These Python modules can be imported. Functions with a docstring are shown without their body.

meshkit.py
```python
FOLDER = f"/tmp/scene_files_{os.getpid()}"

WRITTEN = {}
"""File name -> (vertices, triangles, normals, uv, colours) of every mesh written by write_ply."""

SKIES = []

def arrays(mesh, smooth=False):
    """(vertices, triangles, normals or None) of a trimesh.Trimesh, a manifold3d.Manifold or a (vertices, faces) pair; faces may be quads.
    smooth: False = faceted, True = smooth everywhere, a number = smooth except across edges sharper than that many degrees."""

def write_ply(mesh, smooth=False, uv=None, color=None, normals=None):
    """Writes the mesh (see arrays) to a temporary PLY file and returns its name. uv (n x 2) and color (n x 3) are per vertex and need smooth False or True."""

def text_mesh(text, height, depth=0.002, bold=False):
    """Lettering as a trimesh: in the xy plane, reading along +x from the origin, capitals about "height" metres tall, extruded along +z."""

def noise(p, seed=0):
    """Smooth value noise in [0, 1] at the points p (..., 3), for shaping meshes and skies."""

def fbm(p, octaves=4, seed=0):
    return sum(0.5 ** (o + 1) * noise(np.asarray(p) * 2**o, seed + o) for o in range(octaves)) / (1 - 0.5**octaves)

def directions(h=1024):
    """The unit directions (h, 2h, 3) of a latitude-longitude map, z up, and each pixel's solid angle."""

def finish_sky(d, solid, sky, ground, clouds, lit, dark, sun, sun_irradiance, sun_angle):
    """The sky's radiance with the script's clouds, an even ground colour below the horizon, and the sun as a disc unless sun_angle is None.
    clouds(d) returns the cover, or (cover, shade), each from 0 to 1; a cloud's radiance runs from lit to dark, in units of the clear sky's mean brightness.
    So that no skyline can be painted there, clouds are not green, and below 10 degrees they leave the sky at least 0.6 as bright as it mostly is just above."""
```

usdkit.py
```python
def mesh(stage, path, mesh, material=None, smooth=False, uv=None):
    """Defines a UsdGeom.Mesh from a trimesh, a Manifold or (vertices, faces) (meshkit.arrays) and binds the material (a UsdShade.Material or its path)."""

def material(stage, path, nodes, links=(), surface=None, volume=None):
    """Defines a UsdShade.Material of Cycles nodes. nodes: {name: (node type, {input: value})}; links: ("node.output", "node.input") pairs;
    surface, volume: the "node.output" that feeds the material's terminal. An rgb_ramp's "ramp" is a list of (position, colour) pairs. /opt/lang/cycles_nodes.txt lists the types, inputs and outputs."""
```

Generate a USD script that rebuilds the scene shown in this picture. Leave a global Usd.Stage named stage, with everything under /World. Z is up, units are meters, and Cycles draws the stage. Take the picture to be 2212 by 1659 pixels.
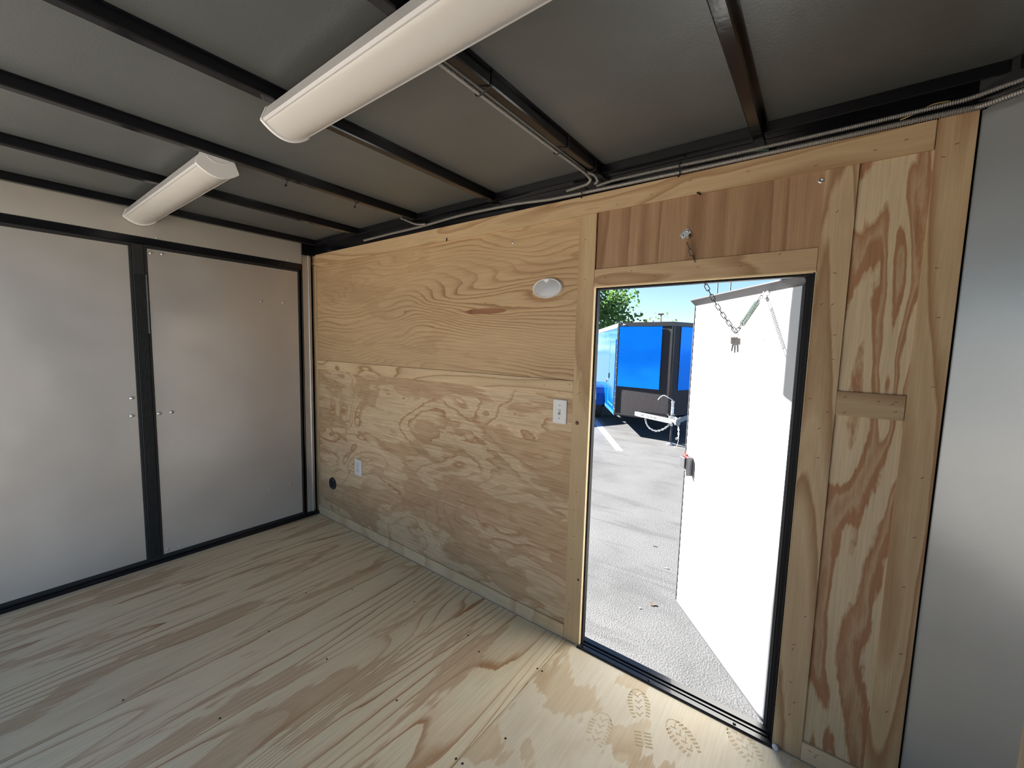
import math, random
import numpy as np, trimesh, usdkit, meshkit
from pxr import Usd, UsdGeom, UsdLux, UsdShade, Gf, Sdf

random.seed(7); rng = np.random.default_rng(7)
stage = Usd.Stage.CreateInMemory()
UsdGeom.SetStageUpAxis(stage, "Z"); UsdGeom.SetStageMetersPerUnit(stage, 1.0)
UsdGeom.Xform.Define(stage, "/World")

# ------------------------------------------------------------------ camera, sky, sun, exposure
CAM_POS = (3.36822, -1.76049, 1.48419)
CAM_AX = np.array([[0.79743843, -0.07671853, 0.59850331],
                   [0.60285350, 0.05907932, -0.79566155],
                   [0.02568281, 0.99530091, 0.09336216]])          # columns: right, up, back
SUN_DIR = np.array([-0.845, -0.017, 0.535])                        # towards the sun
EXPOSURE = 1.1
SUN_STRENGTH = 4.1
SKY_STRENGTH = 0.048

cam = UsdGeom.Camera.Define(stage, "/World/camera")
cam.CreateHorizontalApertureAttr(36.0)
cam.CreateFocalLengthAttr(36.0 * 886.7 / 2212)
cam.CreateClippingRangeAttr((0.02, 1000.0))
cam.CreateExposureAttr(EXPOSURE)
_m = np.eye(4); _m[:3, :3] = CAM_AX.T; _m[3, :3] = CAM_POS
cam.AddTransformOp().Set(Gf.Matrix4d(_m.tolist()))

_sky = usdkit.material(stage, "/World/Looks/sky", {
    "s": ("sky_texture", {"sky_type": "multiple_scattering", "sun_disc": False, "sun_elevation": math.radians(32.3),
                          "sun_rotation": math.radians(-90), "altitude": 200.0, "air_density": 1.0, "aerosol_density": 0.6, "ozone_density": 1.0}),
    "b": ("background_shader", {"strength": SKY_STRENGTH})}, [("s.color", "b.color")], surface="b.background")
dome = UsdLux.DomeLight.Define(stage, "/World/sky")
UsdShade.MaterialBindingAPI.Apply(dome.GetPrim()).Bind(_sky)
sun = UsdLux.DistantLight.Define(stage, "/World/sun")
sun.CreateIntensityAttr(SUN_STRENGTH); sun.CreateNormalizeAttr(True); sun.CreateAngleAttr(0.53); sun.CreateColorAttr(Gf.Vec3f(1.0, 0.96, 0.90))
_z = SUN_DIR / np.linalg.norm(SUN_DIR); _x = np.cross([0, 0, 1.0], _z); _x /= np.linalg.norm(_x); _y = np.cross(_z, _x)
_m = np.eye(4); _m[0, :3] = _x; _m[1, :3] = _y; _m[2, :3] = _z
sun.AddTransformOp().Set(Gf.Matrix4d(_m.tolist()))

# ------------------------------------------------------------------ helpers
_used = {}
def fresh(parent, name):
    k = (parent, name); n = _used.get(k, -1) + 1; _used[k] = n
    return f"{parent}/{name}" if n == 0 else f"{parent}/{name}_{n:03d}"

def tag(p, label=None, cat=None, group=None, kind=None):
    for k, v in (("label", label), ("category", cat), ("group", group), ("kind", kind)):
        if v: p.SetCustomDataByKey(k, v)
    return p

def thing(name, label, cat, group=None, kind=None):
    p = UsdGeom.Xform.Define(stage, fresh("/World", name)).GetPrim()
    return tag(p, label, cat, group, kind)

def obj(name, mesh, mat, parent=None, smooth=False, label=None, cat=None, group=None, kind=None):
    base = "/World" if parent is None else str(parent.GetPath())
    p = usdkit.mesh(stage, fresh(base, name), mesh, mat, smooth=smooth).GetPrim()
    return tag(p, label, cat, group, kind)

def box(x0, x1, y0, y1, z0, z1, c=0.0):
    lo, hi = np.minimum([x0, y0, z0], [x1, y1, z1]), np.maximum([x0, y0, z0], [x1, y1, z1])
    c = min(c, 0.45 * float((hi - lo).min()))
    if c <= 0:
        m = trimesh.creation.box(hi - lo); m.apply_translation((hi + lo) / 2); return m
    pts = []
    for s in np.ndindex(2, 2, 2):
        s = np.array(s); corner = np.where(s, hi, lo); inn = np.where(s, -c, c)
        for k in range(3):
            q = corner + inn; q[k] = corner[k]; pts.append(q)
    return trimesh.convex.convex_hull(np.array(pts))

def cat_(*ms):
    return trimesh.util.concatenate([m for m in ms])

def cyl(a, b, r, n=16, r2=None):
    a, b = np.asarray(a, float), np.asarray(b, float); r2 = r if r2 is None else r2
    t = b - a; L = np.linalg.norm(t); t /= L
    u = np.cross(t, [0, 0, 1.0] if abs(t[2]) < .9 else [1.0, 0, 0]); u /= np.linalg.norm(u); w = np.cross(t, u)
    an = np.arange(n) * 2 * np.pi / n
    ring = np.cos(an)[:, None] * u + np.sin(an)[:, None] * w
    v = np.vstack([a + ring * r, b + ring * r2, [a], [b]])
    f = []
    for i in range(n):
        j = (i + 1) % n
        f += [[i, j, n + j], [i, n + j, n + i], [2 * n, j, i], [2 * n + 1, n + i, n + j]]
    m = trimesh.Trimesh(v, np.array(f), process=False); m.fix_normals(); return m

def sweep(pts, radii, n=8, closed=False):
    p = np.asarray(pts, float); N = len(p); radii = np.broadcast_to(radii, (N,))
    t = (np.roll(p, -1, 0) - np.roll(p, 1, 0)) if closed else np.gradient(p, axis=0)
    t /= np.linalg.norm(t, axis=1, keepdims=True)
    u = np.cross(t[0], [0, 0, 1.0] if abs(t[0][2]) < .9 else [1.0, 0, 0]); us = []
    for k in range(N):
        u = u - t[k] * (u @ t[k]); u /= np.linalg.norm(u); us.append(u)
    us = np.array(us); ws = np.cross(t, us)
    an = np.arange(n) * 2 * np.pi / n
    v = (p[:, None] + radii[:, None, None] * (np.cos(an)[None, :, None] * us[:, None] + np.sin(an)[None, :, None] * ws[:, None])).reshape(-1, 3)
    f = []
    for k in range(N if closed else N - 1):
        k2 = (k + 1) % N
        for i in range(n):
            j = (i + 1) % n
            a, b, c, d = k * n + i, k * n + j, k2 * n + j, k2 * n + i
            f += [[a, b, c], [a, c, d]]
    if not closed:
        v = np.vstack([v, p[:1], p[-1:]])
        for i in range(n):
            j = (i + 1) % n
            f += [[N * n, j, i], [N * n + 1, (N - 1) * n + i, (N - 1) * n + j]]
    m = trimesh.Trimesh(v, np.array(f), process=False); return m

def spline(pts, step=0.02):
    from scipy.interpolate import PchipInterpolator
    p = np.asarray(pts, float); s = np.r_[0, np.cumsum(np.linalg.norm(np.diff(p, axis=0), axis=1))]
    q = np.arange(0, s[-1], step); q = np.r_[q, s[-1]]
    return np.stack([PchipInterpolator(s, p[:, k])(q) for k in range(3)], 1)

def prism(poly, axis, a, b):
    """Extrudes a 2-D convex-ish polygon. axis x: poly in (y,z); axis y: (x,z); axis z: (x,y)."""
    from shapely.geometry import Polygon
    m = trimesh.creation.extrude_polygon(Polygon(poly), b - a, engine="earcut")
    v = m.vertices.copy(); w = np.empty_like(v)
    if axis == "x": w[:, 0], w[:, 1], w[:, 2] = v[:, 2] + a, v[:, 0], v[:, 1]
    elif axis == "y": w[:, 0], w[:, 1], w[:, 2] = v[:, 0], v[:, 2] + a, v[:, 1]
    else: w[:, 0], w[:, 1], w[:, 2] = v[:, 0], v[:, 1], v[:, 2] + a
    m = trimesh.Trimesh(w, m.faces, process=False); m.fix_normals(); return m

def lathe(profile, center, axis, n=24):
    """profile: (radius, height) list along the axis direction."""
    pr = np.asarray(profile, float); t = np.asarray(axis, float); t /= np.linalg.norm(t)
    u = np.cross(t, [0, 0, 1.0] if abs(t[2]) < .9 else [1.0, 0, 0]); u /= np.linalg.norm(u); w = np.cross(t, u)
    an = np.arange(n) * 2 * np.pi / n
    ring = np.cos(an)[:, None] * u + np.sin(an)[:, None] * w
    v = np.vstack([np.asarray(center) + ring * max(r, 1e-5) + t * h for r, h in pr]); f = []
    for k in range(len(pr) - 1):
        for i in range(n):
            j = (i + 1) % n
            f += [[k * n + i, k * n + j, (k + 1) * n + j], [k * n + i, (k + 1) * n + j, (k + 1) * n + i]]
    m = trimesh.Trimesh(v, np.array(f), process=False); m.fix_normals(); return m

def xf(mesh, M):
    m = mesh.copy(); m.apply_transform(M); return m

def frame(origin, X, Y, Z):
    M = np.eye(4); M[:3, 0], M[:3, 1], M[:3, 2], M[:3, 3] = X, Y, Z, origin; return M

def s2l(r, g, b):
    return tuple((c / 255 / 12.92 if c <= 10.3 else ((c / 255 + .055) / 1.055) ** 2.4) for c in (r, g, b))

# ------------------------------------------------------------------ materials
LK = "/World/Looks/"
_mats = {}
def plain(name, color, rough=0.5, metallic=0.0, spec=0.5, coat=0.0, bump=None):
    if name in _mats: return _mats[name]
    nodes = {"p": ("principled_bsdf", {"base_color": color, "roughness": rough, "metallic": metallic, "specular_ior_level": spec, "coat_weight": coat})}
    links = []
    if bump:
        sc, dist, det = bump
        nodes["g"] = ("geometry", {}); nodes["n"] = ("noise_texture", {"scale": sc, "detail": det})
        nodes["b"] = ("bump", {"strength": 1.0, "distance": dist})
        links += [("g.position", "n.vector"), ("n.fac", "b.height"), ("b.normal", "p.normal")]
    _mats[name] = usdkit.material(stage, LK + name, nodes, links, surface="p.BSDF")
    return _mats[name]

def wood(name, axis, seed, light, dark, along=.4, across=4.0, k=14.0, warp=.5, style="pine", blotch=.25, fiber=.16, jitter=.25, rough=.62,
         slope=0.0, cross=None, patch=0.0, pcut=.56, psc=(1.2, 7.0), fade=0.0, pcol=None):
    """Rotary-cut softwood: growth rings as contour lines of a noise stretched along the grain (axis), plus slope lines per metre across it,
    ragged tan patches, fibres and slow tone changes. cross: the axis across the grain in the face."""
    def soft(c):
        g = .3 * c[0] + .55 * c[1] + .15 * c[2]; return tuple(.86 * x + .14 * g for x in c)
    light, dark = soft(light), soft(dark)
    def sc(a, c):
        v = [c] * 3; v["xyz".index(axis)] = a; return tuple(v)
    r = np.random.default_rng(seed); loc = tuple(r.uniform(-30, 30, 3)); loc2 = tuple(r.uniform(-30, 30, 3))
    mid = tuple(.5 * a + .5 * b for a, b in zip(light, dark)); lt2 = tuple(min(.92, 1.05 * a) for a in light)
    q1 = tuple(.8 * a + .2 * b for a, b in zip(light, dark))
    ramps = {"pine": [(0, light), (.25, lt2), (.60, light), (.80, q1), (.92, dark), (.96, dark), (.985, light), (1, light)],
             "zebra": [(0, light), (.42, lt2), (.47, mid), (.52, dark), (.72, mid), (.80, dark), (.93, dark), (1, light)],
             "soft": [(0, light), (.25, q1), (.5, light), (.7, mid), (.9, dark), (1, light)],
             "fine": [(0, light), (.30, light), (.62, q1), (.86, dark), (.95, dark), (1, light)]}
    N = {
        "g": ("geometry", {}),
        "mp": ("mapping", {"scale": sc(along, across), "location": loc}),
        "n": ("noise_texture", {"scale": 1.0, "detail": 1.6, "roughness": .42, "distortion": warp}),
        "mj": ("mapping", {"scale": sc(7.0, 30.0), "location": loc}),
        "j": ("noise_texture", {"scale": 1.0, "detail": 3.0, "roughness": .6}),
        "mf": ("mapping", {"scale": sc(5.0, 170.0), "location": loc}),
        "f": ("noise_texture", {"scale": 1.0, "detail": 2.0, "roughness": .6}),
        "mb": ("mapping", {"scale": sc(.5 * along + .4, .5 * across + .4), "location": loc2}),
        "bl": ("noise_texture", {"scale": 1.0, "detail": 3.0, "roughness": .55, "distortion": .5}),
        "k": ("math", {"math_type": "multiply_add", "value2": k, "value3": 0.0}),
        "jm": ("math", {"math_type": "multiply_add", "value2": jitter}),
        "fr": ("math", {"math_type": "fraction"}),
        "r": ("rgb_ramp", {"ramp": ramps[style]}),
        "br": ("rgb_ramp", {"ramp": [(0, (1 - blotch,) * 3), (.42, (1 - .6 * blotch,) * 3), (.58, (1,) * 3), (1, (1.0 + .3 * blotch,) * 3)]}),
        "fr2": ("rgb_ramp", {"ramp": [(.25, (1 - fiber, 1 - fiber * 1.1, 1 - fiber * 1.3)), (.6, (1, 1, 1)), (1, (1.05, 1.05, 1.05))]}),
        "m1": ("mix", {"mix_type": "multiply", "fac": 1.0}), "m2": ("mix", {"mix_type": "multiply", "fac": 1.0}),
        "bp": ("bump", {"strength": .35, "distance": .0006}),
        "p": ("principled_bsdf", {"roughness": rough, "specular_ior_level": .35})}
    Lk = [("g.position", "mp.vector"), ("mp.vector", "n.vector"), ("g.position", "mj.vector"), ("mj.vector", "j.vector"),
          ("g.position", "mf.vector"), ("mf.vector", "f.vector"), ("g.position", "mb.vector"), ("mb.vector", "bl.vector"),
          ("n.fac", "k.value1"), ("j.fac", "jm.value1"), ("k.value", "jm.value3"), ("jm.value", "fr.value1"), ("fr.value", "r.fac"),
          ("bl.fac", "br.fac"), ("f.fac", "fr2.fac"), ("br.color", "m1.color2"), ("m1.color", "m2.color1"), ("fr2.color", "m2.color2"),
          ("m2.color", "p.base_color"), ("f.fac", "bp.height"), ("bp.normal", "p.normal")]
    cur = "r.color"
    if slope:
        N["sx"] = ("separate_xyz", {}); N["sl"] = ("math", {"math_type": "multiply", "value2": slope})
        Lk += [("g.position", "sx.vector"), ("sx." + cross, "sl.value1"), ("sl.value", "k.value3")]
    if fade:      # rings fade out in places
        N["mfd"] = ("mapping", {"scale": sc(.9, 5.0), "location": loc2[::-1]}); N["fd"] = ("noise_texture", {"scale": 1.0, "detail": 2.0})
        N["fdr"] = ("rgb_ramp", {"ramp": [(.40, (0, 0, 0)), (.56, (fade,) * 3)]}); N["fm"] = ("mix", {"color2": light})
        Lk += [("g.position", "mfd.vector"), ("mfd.vector", "fd.vector"), ("fd.fac", "fdr.fac"), ("fdr.color", "fm.fac"), (cur, "fm.color1")]; cur = "fm.color"
    if patch:     # ragged-edged darker patches
        N["mpa"] = ("mapping", {"scale": sc(*psc), "location": loc2}); N["pa"] = ("noise_texture", {"scale": 1.0, "detail": 2.5, "roughness": .5, "distortion": .35})
        N["mra"] = ("mapping", {"scale": sc(9.0, 60.0), "location": loc}); N["ra"] = ("noise_texture", {"scale": 1.0, "detail": 2.0})
        N["pj"] = ("math", {"math_type": "multiply_add", "value2": .16}); N["par"] = ("rgb_ramp", {"ramp": [(pcut + .075, (0, 0, 0)), (pcut + .10, (patch,) * 3), (pcut + .30, (patch * .55,) * 3)]})
        N["pm"] = ("mix", {"color2": pcol or tuple(.35 * a + .65 * b for a, b in zip(light, dark))})
        Lk += [("g.position", "mpa.vector"), ("mpa.vector", "pa.vector"), ("g.position", "mra.vector"), ("mra.vector", "ra.vector"), ("ra.fac", "pj.value1"), ("pa.fac", "pj.value3"),
               ("pj.value", "par.fac"), ("par.color", "pm.fac"), (cur, "pm.color1")]; cur = "pm.color"
    Lk.append((cur, "m1.color1"))
    return usdkit.material(stage, LK + name, N, Lk, surface="p.BSDF")

BLK = plain("black_gloss_paint", (.006, .006, .008), .15, spec=.45, bump=(60, .0002, 2))
BLKS = plain("black_satin", (.012, .012, .014), .45)
RUB = plain("black_rubber", (.010, .010, .010), .7)
WHITE = plain("white_plastic", (.80, .79, .78), .38)
WHITE_ENAMEL = plain("white_enamel", (.56, .56, .56), .34)
LENS = plain("frosted_lens", (.55, .535, .51), .30, coat=.2)
GREY_PL = plain("light_grey_plastic", (.42, .43, .45), .45)
ZINC = plain("zinc_steel", (.62, .63, .64), .32, metallic=.9, bump=(300, .0003, 2))
ALU = plain("mill_aluminium", (.60, .60, .60), .35, metallic=.85, bump=(25, .001, 2))
FLEX = plain("flex_conduit_metal", (.30, .29, .275), .42, metallic=.4)
RED = plain("red_plastic", (.45, .008, .008), .4)
DARK = plain("dark_hole", (.006, .006, .006), .9)
STAPLE = plain("staple_mark", (.12, .075, .04), .7)
PLYEDGE = plain("ply_edge", s2l(232, 205, 160), .7)
DOORW = plain("door_white", (.54, .545, .545), .45, bump=(3.0, .0015, 2))
TRIMGREY = plain("door_edge_alloy", (.075, .075, .082), .5, metallic=.3)

def sheet(name, color, rough, metallic, big, fine, tone=.06):
    """Pre-finished metal sheet: slow waves as of thin sheet metal, fine rolled texture, faint smudges."""
    nodes = {"g": ("geometry", {}), "n": ("noise_texture", {"scale": big[0], "detail": 1.0, "roughness": .4}),
             "n2": ("noise_texture", {"scale": fine[0], "detail": 2.0}),
             "n3": ("noise_texture", {"scale": 2.2, "detail": 4.0}),
             "r": ("rgb_ramp", {"ramp": [(.3, tuple(c * (1 - tone) for c in color)), (.7, tuple(c * (1 + tone) for c in color))]}),
             "b1": ("bump", {"strength": 1.0, "distance": big[1]}), "b2": ("bump", {"strength": 1.0, "distance": fine[1]}),
             "p": ("principled_bsdf", {"roughness": rough, "metallic": metallic})}
    links = [("g.position", "n.vector"), ("g.position", "n2.vector"), ("g.position", "n3.vector"), ("n3.fac", "r.fac"), ("r.color", "p.base_color"),
             ("n.fac", "b1.height"), ("n2.fac", "b2.height"), ("b1.normal", "b2.normal"), ("b2.normal", "p.normal")]
    return usdkit.material(stage, LK + name, nodes, links, surface="p.BSDF")

REAR = sheet("rear_door_sheet", (.52, .482, .44), .36, .50, (2.6, .020), (260, .00007))
HEADER = sheet("header_sheet", (.46, .44, .40), .45, .25, (1.6, .006), (260, .00006))
NOSE = sheet("nose_wall_sheet", (.34, .355, .365), .34, .55, (2.0, .016), (260, .00006))
ROOF = sheet("roof_sheet_grey", (.112, .121, .121), .40, .25, (3.0, .008), (110, .00045), tone=.10)

# ------------------------------------------------------------------ ground and outside setting
GZ = -0.60
asphalt = usdkit.material(stage, LK + "asphalt", {
    "g": ("geometry", {}), "n": ("noise_texture", {"scale": 95.0, "detail": 3.0, "roughness": .6}),
    "v": ("voronoi_texture", {"scale": 90.0}), "n2": ("noise_texture", {"scale": 1.1, "detail": 4.0, "roughness": .6}),
    "ms": ("mapping", {"scale": (.5, 3.0, 1.0), "rotation": (0, 0, .25)}), "n3": ("noise_texture", {"scale": 1.6, "detail": 3.0, "distortion": .6}),
    "r": ("rgb_ramp", {"ramp": [(.28, (.056, .057, .060)), (.48, (.100, .101, .103)), (.70, (.138, .138, .138))]}),
    "r2": ("rgb_ramp", {"ramp": [(.3, (.74,) * 3), (.5, (1.0,) * 3), (.7, (1.14,) * 3)]}),
    "r3": ("rgb_ramp", {"ramp": [(.34, (.78,) * 3), (.46, (1.0,) * 3)]}),
    "m": ("mix", {"mix_type": "multiply", "fac": 1.0}), "m3": ("mix", {"mix_type": "multiply", "fac": 1.0}),
    "ad": ("math", {"math_type": "add"}), "b": ("bump", {"strength": 1.0, "distance": .0022}),
    "p": ("principled_bsdf", {"roughness": .85, "specular_ior_level": .25})},
    [("g.position", "n.vector"), ("g.position", "v.vector"), ("g.position", "n2.vector"), ("g.position", "ms.vector"), ("ms.vector", "n3.vector"),
     ("n.fac", "r.fac"), ("n2.fac", "r2.fac"), ("n3.fac", "r3.fac"), ("r.color", "m.color1"), ("r2.color", "m.color2"),
     ("m.color", "m3.color1"), ("r3.color", "m3.color2"), ("m3.color", "p.base_color"),
     ("n.fac", "ad.value1"), ("v.distance", "ad.value2"), ("ad.value", "b.height"), ("b.normal", "p.normal")], surface="p.BSDF")
obj("ground", box(-90, 90, -60, 110, GZ - .2, GZ), asphalt, label="grey asphalt parking lot seen through the open door", cat="ground", kind="structure")

GRAVEL = plain("gravel_tan", (.47, .42, .36), .9, bump=(60, .003, 3))
obj("gravel_lot", box(-14, 22, -16, -2.6, GZ - .05, GZ + .02), GRAVEL, label="tan gravel lot on the far side of the trailer, behind the camera", cat="gravel lot", kind="structure")

# ------------------------------------------------------------------ room: dimensions
W = 2.17                # inside width
ZB, ZR = 2.232, 2.272   # underside of the roof bows, underside of the roof sheet
XN = 3.67               # where the nose starts
XD0, XD1, HD = 2.508, 3.328, 1.760      # door opening
YO = 0.034              # outside face of the door wall
AX_N = math.radians(31); NX, NY = math.cos(AX_N), -math.sin(AX_N)
XF = XN + 1.15          # front of the nose
SKIN = plain("black_outer_skin", (.02, .02, .022), .2, coat=.5)

# floor: plywood sheets laid across the trailer
fl = thing("floor", "bare pine plywood floor with a dark joint near the door", "floor", kind="structure")
FL, FD = s2l(250, 230, 190), s2l(194, 148, 97)
WF1 = wood("floor_ply_near", "y", 11, FL, FD, along=.36, across=3.0, k=12, warp=.40, blotch=.08, slope=17, cross="x", fade=.55, patch=.75, pcut=.60, psc=(1.0, 5.5), jitter=.20)
WF2 = wood("floor_ply_mid", "y", 29, s2l(246, 226, 184), s2l(192, 146, 96), along=.36, across=3.0, k=11, warp=.5, blotch=.12, slope=12, cross="x", fade=.6, patch=.8, pcut=.575, psc=(1.1, 6.5), jitter=.22)
WF3 = wood("floor_ply_door", "y", 41, s2l(236, 212, 170), s2l(218, 188, 142), along=1.3, across=2.2, k=2.5, warp=1.4, blotch=.10, style="soft", fiber=.09, patch=.85, pcut=.50, psc=(3.2, 4.6), jitter=.3, pcol=s2l(246, 234, 208))
for a, b, m in ((-.01, 1.2085, WF2), (1.2115, 2.4365, WF1), (2.4395, XN, WF3)):
    obj("plywood_sheet", box(a + .0004, b - .0004, -W - .01, .0, -.019, 0), m, fl)
obj("plywood_sheet", prism([(XN + .003, -.001), (XN + .003, -W), (XF, -W + .69), (XF, -.69)], "z", -.019, 0), WF3, fl)
obj("subfloor", box(-.02, XN + .3, -W - .01, YO - .012, -.06, -.0195), BLKS, fl)
scr = [cyl((x, y, .0002), (x, y, .0012), .0042, 10) for x, y in ((2.427, -.257), (2.452, -.256), (2.428, -.787), (2.458, -.785), (2.063, -.767), (2.03, -.30), (2.148, -.348),
       (1.6, -.292), (1.625, -.83), (2.52, -.616), (1.045, -.64), (1.593, -1.248), (1.195, -1.46), (1.220, -.916), (1.22, -.45), (2.06, -1.2), (2.90, -.55), (3.05, -.40))]
obj("screw_heads", cat_(*scr), plain("screw_dark", (.07, .06, .05), .5, metallic=.6), fl, kind="stuff")
# dusty boot prints by the door
def boot(cx, cy, ang, L=.27, flip=1, heel=True, seed=0):
    r = np.random.default_rng(seed); parts = []
    ca, sa = math.cos(ang), math.sin(ang)
    def bar(u, v, l, w, t):
        b = box(-l / 2, l / 2, -w / 2, w / 2, 0, .0003)
        M = np.eye(4); a2 = ang + t; M[:2, :2] = [[math.cos(a2), -math.sin(a2)], [math.sin(a2), math.cos(a2)]]
        M[:3, 3] = (cx + ca * u - sa * v, cy + sa * u + ca * v, .0002); parts.append(xf(b, M))
    for i in range(9):
        u = -.02 + i * .0155; half = .045 * math.sqrt(max(.08, 1 - ((i - 4) / 5.5) ** 2))
        if r.random() < .95: bar(u, half * .78, .007, half * .42, .25 * flip)
        if r.random() < .95: bar(u, -half * .78, .007, half * .42, -.25 * flip)
        if i % 2: bar(u, .006, .022, .004, .75); bar(u + .006, -.006, .022, .004, -.75)
    if heel:
        for i in range(5):
            u = -.14 + i * .014; bar(u, .018, .006, .026, 0); bar(u, -.018, .006, .026, 0)
    for a in np.linspace(-1.2, 1.2, 14):
        bar(.105 * math.cos(a) + .018, .048 * math.sin(a), .010, .0028, a + math.pi / 2)
    return cat_(*parts)
DUST = plain("boot_dust", s2l(226, 204, 166), .9)
DUST2 = plain("boot_dust_dark", s2l(206, 182, 144), .9)
obj("boot_print", boot(2.885, -.19, 2.02, seed=1), DUST2, fl, kind="stuff", label="dusty boot print on the plywood by the sill")
obj("boot_print", boot(3.085, -.215, 2.5, seed=2, heel=False), DUST2, fl, kind="stuff", label="partial dusty boot print nearer the hinge side")
obj("boot_print", boot(3.27, -.10, 2.3, seed=3, heel=False), DUST, fl, kind="stuff", label="pale boot print at the corner by the door jamb")
obj("boot_print", boot(2.79, -.40, 1.7, seed=4, heel=False), DUST, fl, kind="stuff", label="faint dusty boot print on the door sheet")

# back wall (with the side door): plywood panels on a black skin
wb = thing("wall_back", "plywood lined side wall with the open entry door", "wall", kind="structure")
WU = wood("ply_upper", "x", 3, s2l(208, 173, 124), s2l(168, 125, 78), along=.75, across=3.4, k=20, warp=.5, style="fine", blotch=.16, slope=34, cross="z", fade=.7, jitter=.55, patch=.35, pcut=.56, psc=(1.5, 6.0))
WL = wood("ply_lower", "x", 14, s2l(232, 202, 158), s2l(188, 138, 88), along=1.3, across=2.8, k=8, warp=1.2, style="soft", blotch=.2, jitter=1.0, fiber=.30, fade=.5, patch=.85, pcut=.50, psc=(1.6, 5.0))
WO = wood("ply_over_door", "z", 25, s2l(190, 150, 108), s2l(158, 114, 76), along=.25, across=6.0, k=6, warp=.2, style="soft", blotch=.16, slope=5, cross="x")
WR = wood("ply_right", "z", 8, s2l(218, 194, 154), s2l(180, 128, 84), along=1.1, across=6.0, k=6.0, warp=.7, style="zebra", blotch=.12, jitter=.55, slope=9, cross="x")
PT = .012
obj("plywood_panel", box(-.045, 2.43, 0, PT, 1.285, 2.172), WU, wb, label="upper plywood panel with fine wavy grain")
obj("plywood_panel", box(-.045, 2.43, 0, PT, 0, 1.2845), WL, wb, label="lower plywood panel with swirling grain")
obj("plywood_panel", box(2.49, 3.345, 0, PT, HD + .0, 2.172), WO, wb, label="reddish plywood panel above the door")
obj("plywood_panel", box(3.345, 3.66, 0, PT, 0, 2.176), WR, wb, label="plywood panel with bold striped grain right of the door")
obj("plywood_panel", box(2.43, XD0, 0, PT, 0, 2.172), WL, wb)
obj("outer_skin", cat_(box(-.06, XD0 - .004, .0125, YO, -.12, 2.60), box(XD1 + .004, XN + .02, .0125, YO, -.12, 2.60),
                       box(XD0 - .004, XD1 + .004, .0125, YO, HD + .004, 2.60), box(XD0 - .004, XD1 + .004, .0125, YO, -.12, -.02)), SKIN, wb)
# a reddish plug, screws and stray wire ends on the panels
pl = np.array([(1.84 + .155 * math.cos(a), 1.671 + .016 * math.sin(a)) for a in np.linspace(0, 2 * math.pi, 40)[:-1]])
obj("wood_patch", prism(pl, "y", -.0006, .001), wood("patch_wood", "x", 77, s2l(160, 108, 68), s2l(140, 90, 56), along=1, across=9, k=9), wb, label="reddish football-shaped wood patch")
obj("screw", lathe([(0, .0), (.0085, 0), (.0085, .002), (.006, .003), (.003, .0025), (0, .0012)], (3.319, 0, 2.061), (0, -1, 0), 16), ZINC, wb)
obj("screw", lathe([(0, .0), (.006, 0), (.006, .002), (.003, .003), (0, .003)], (2.023, 0, 2.022), (0, -1, 0), 12), ZINC, wb)
obj("wire_stub", sweep([(1.542, 0, 2.108), (1.542, -.012, 2.104), (1.543, -.014, 2.088)], .003, 6), RUB, wb)
obj("wire_stub", sweep([(2.925, 0, 2.098), (2.932, -.012, 2.094), (2.945, -.02, 2.082)], .003, 6), RUB, wb)

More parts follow.
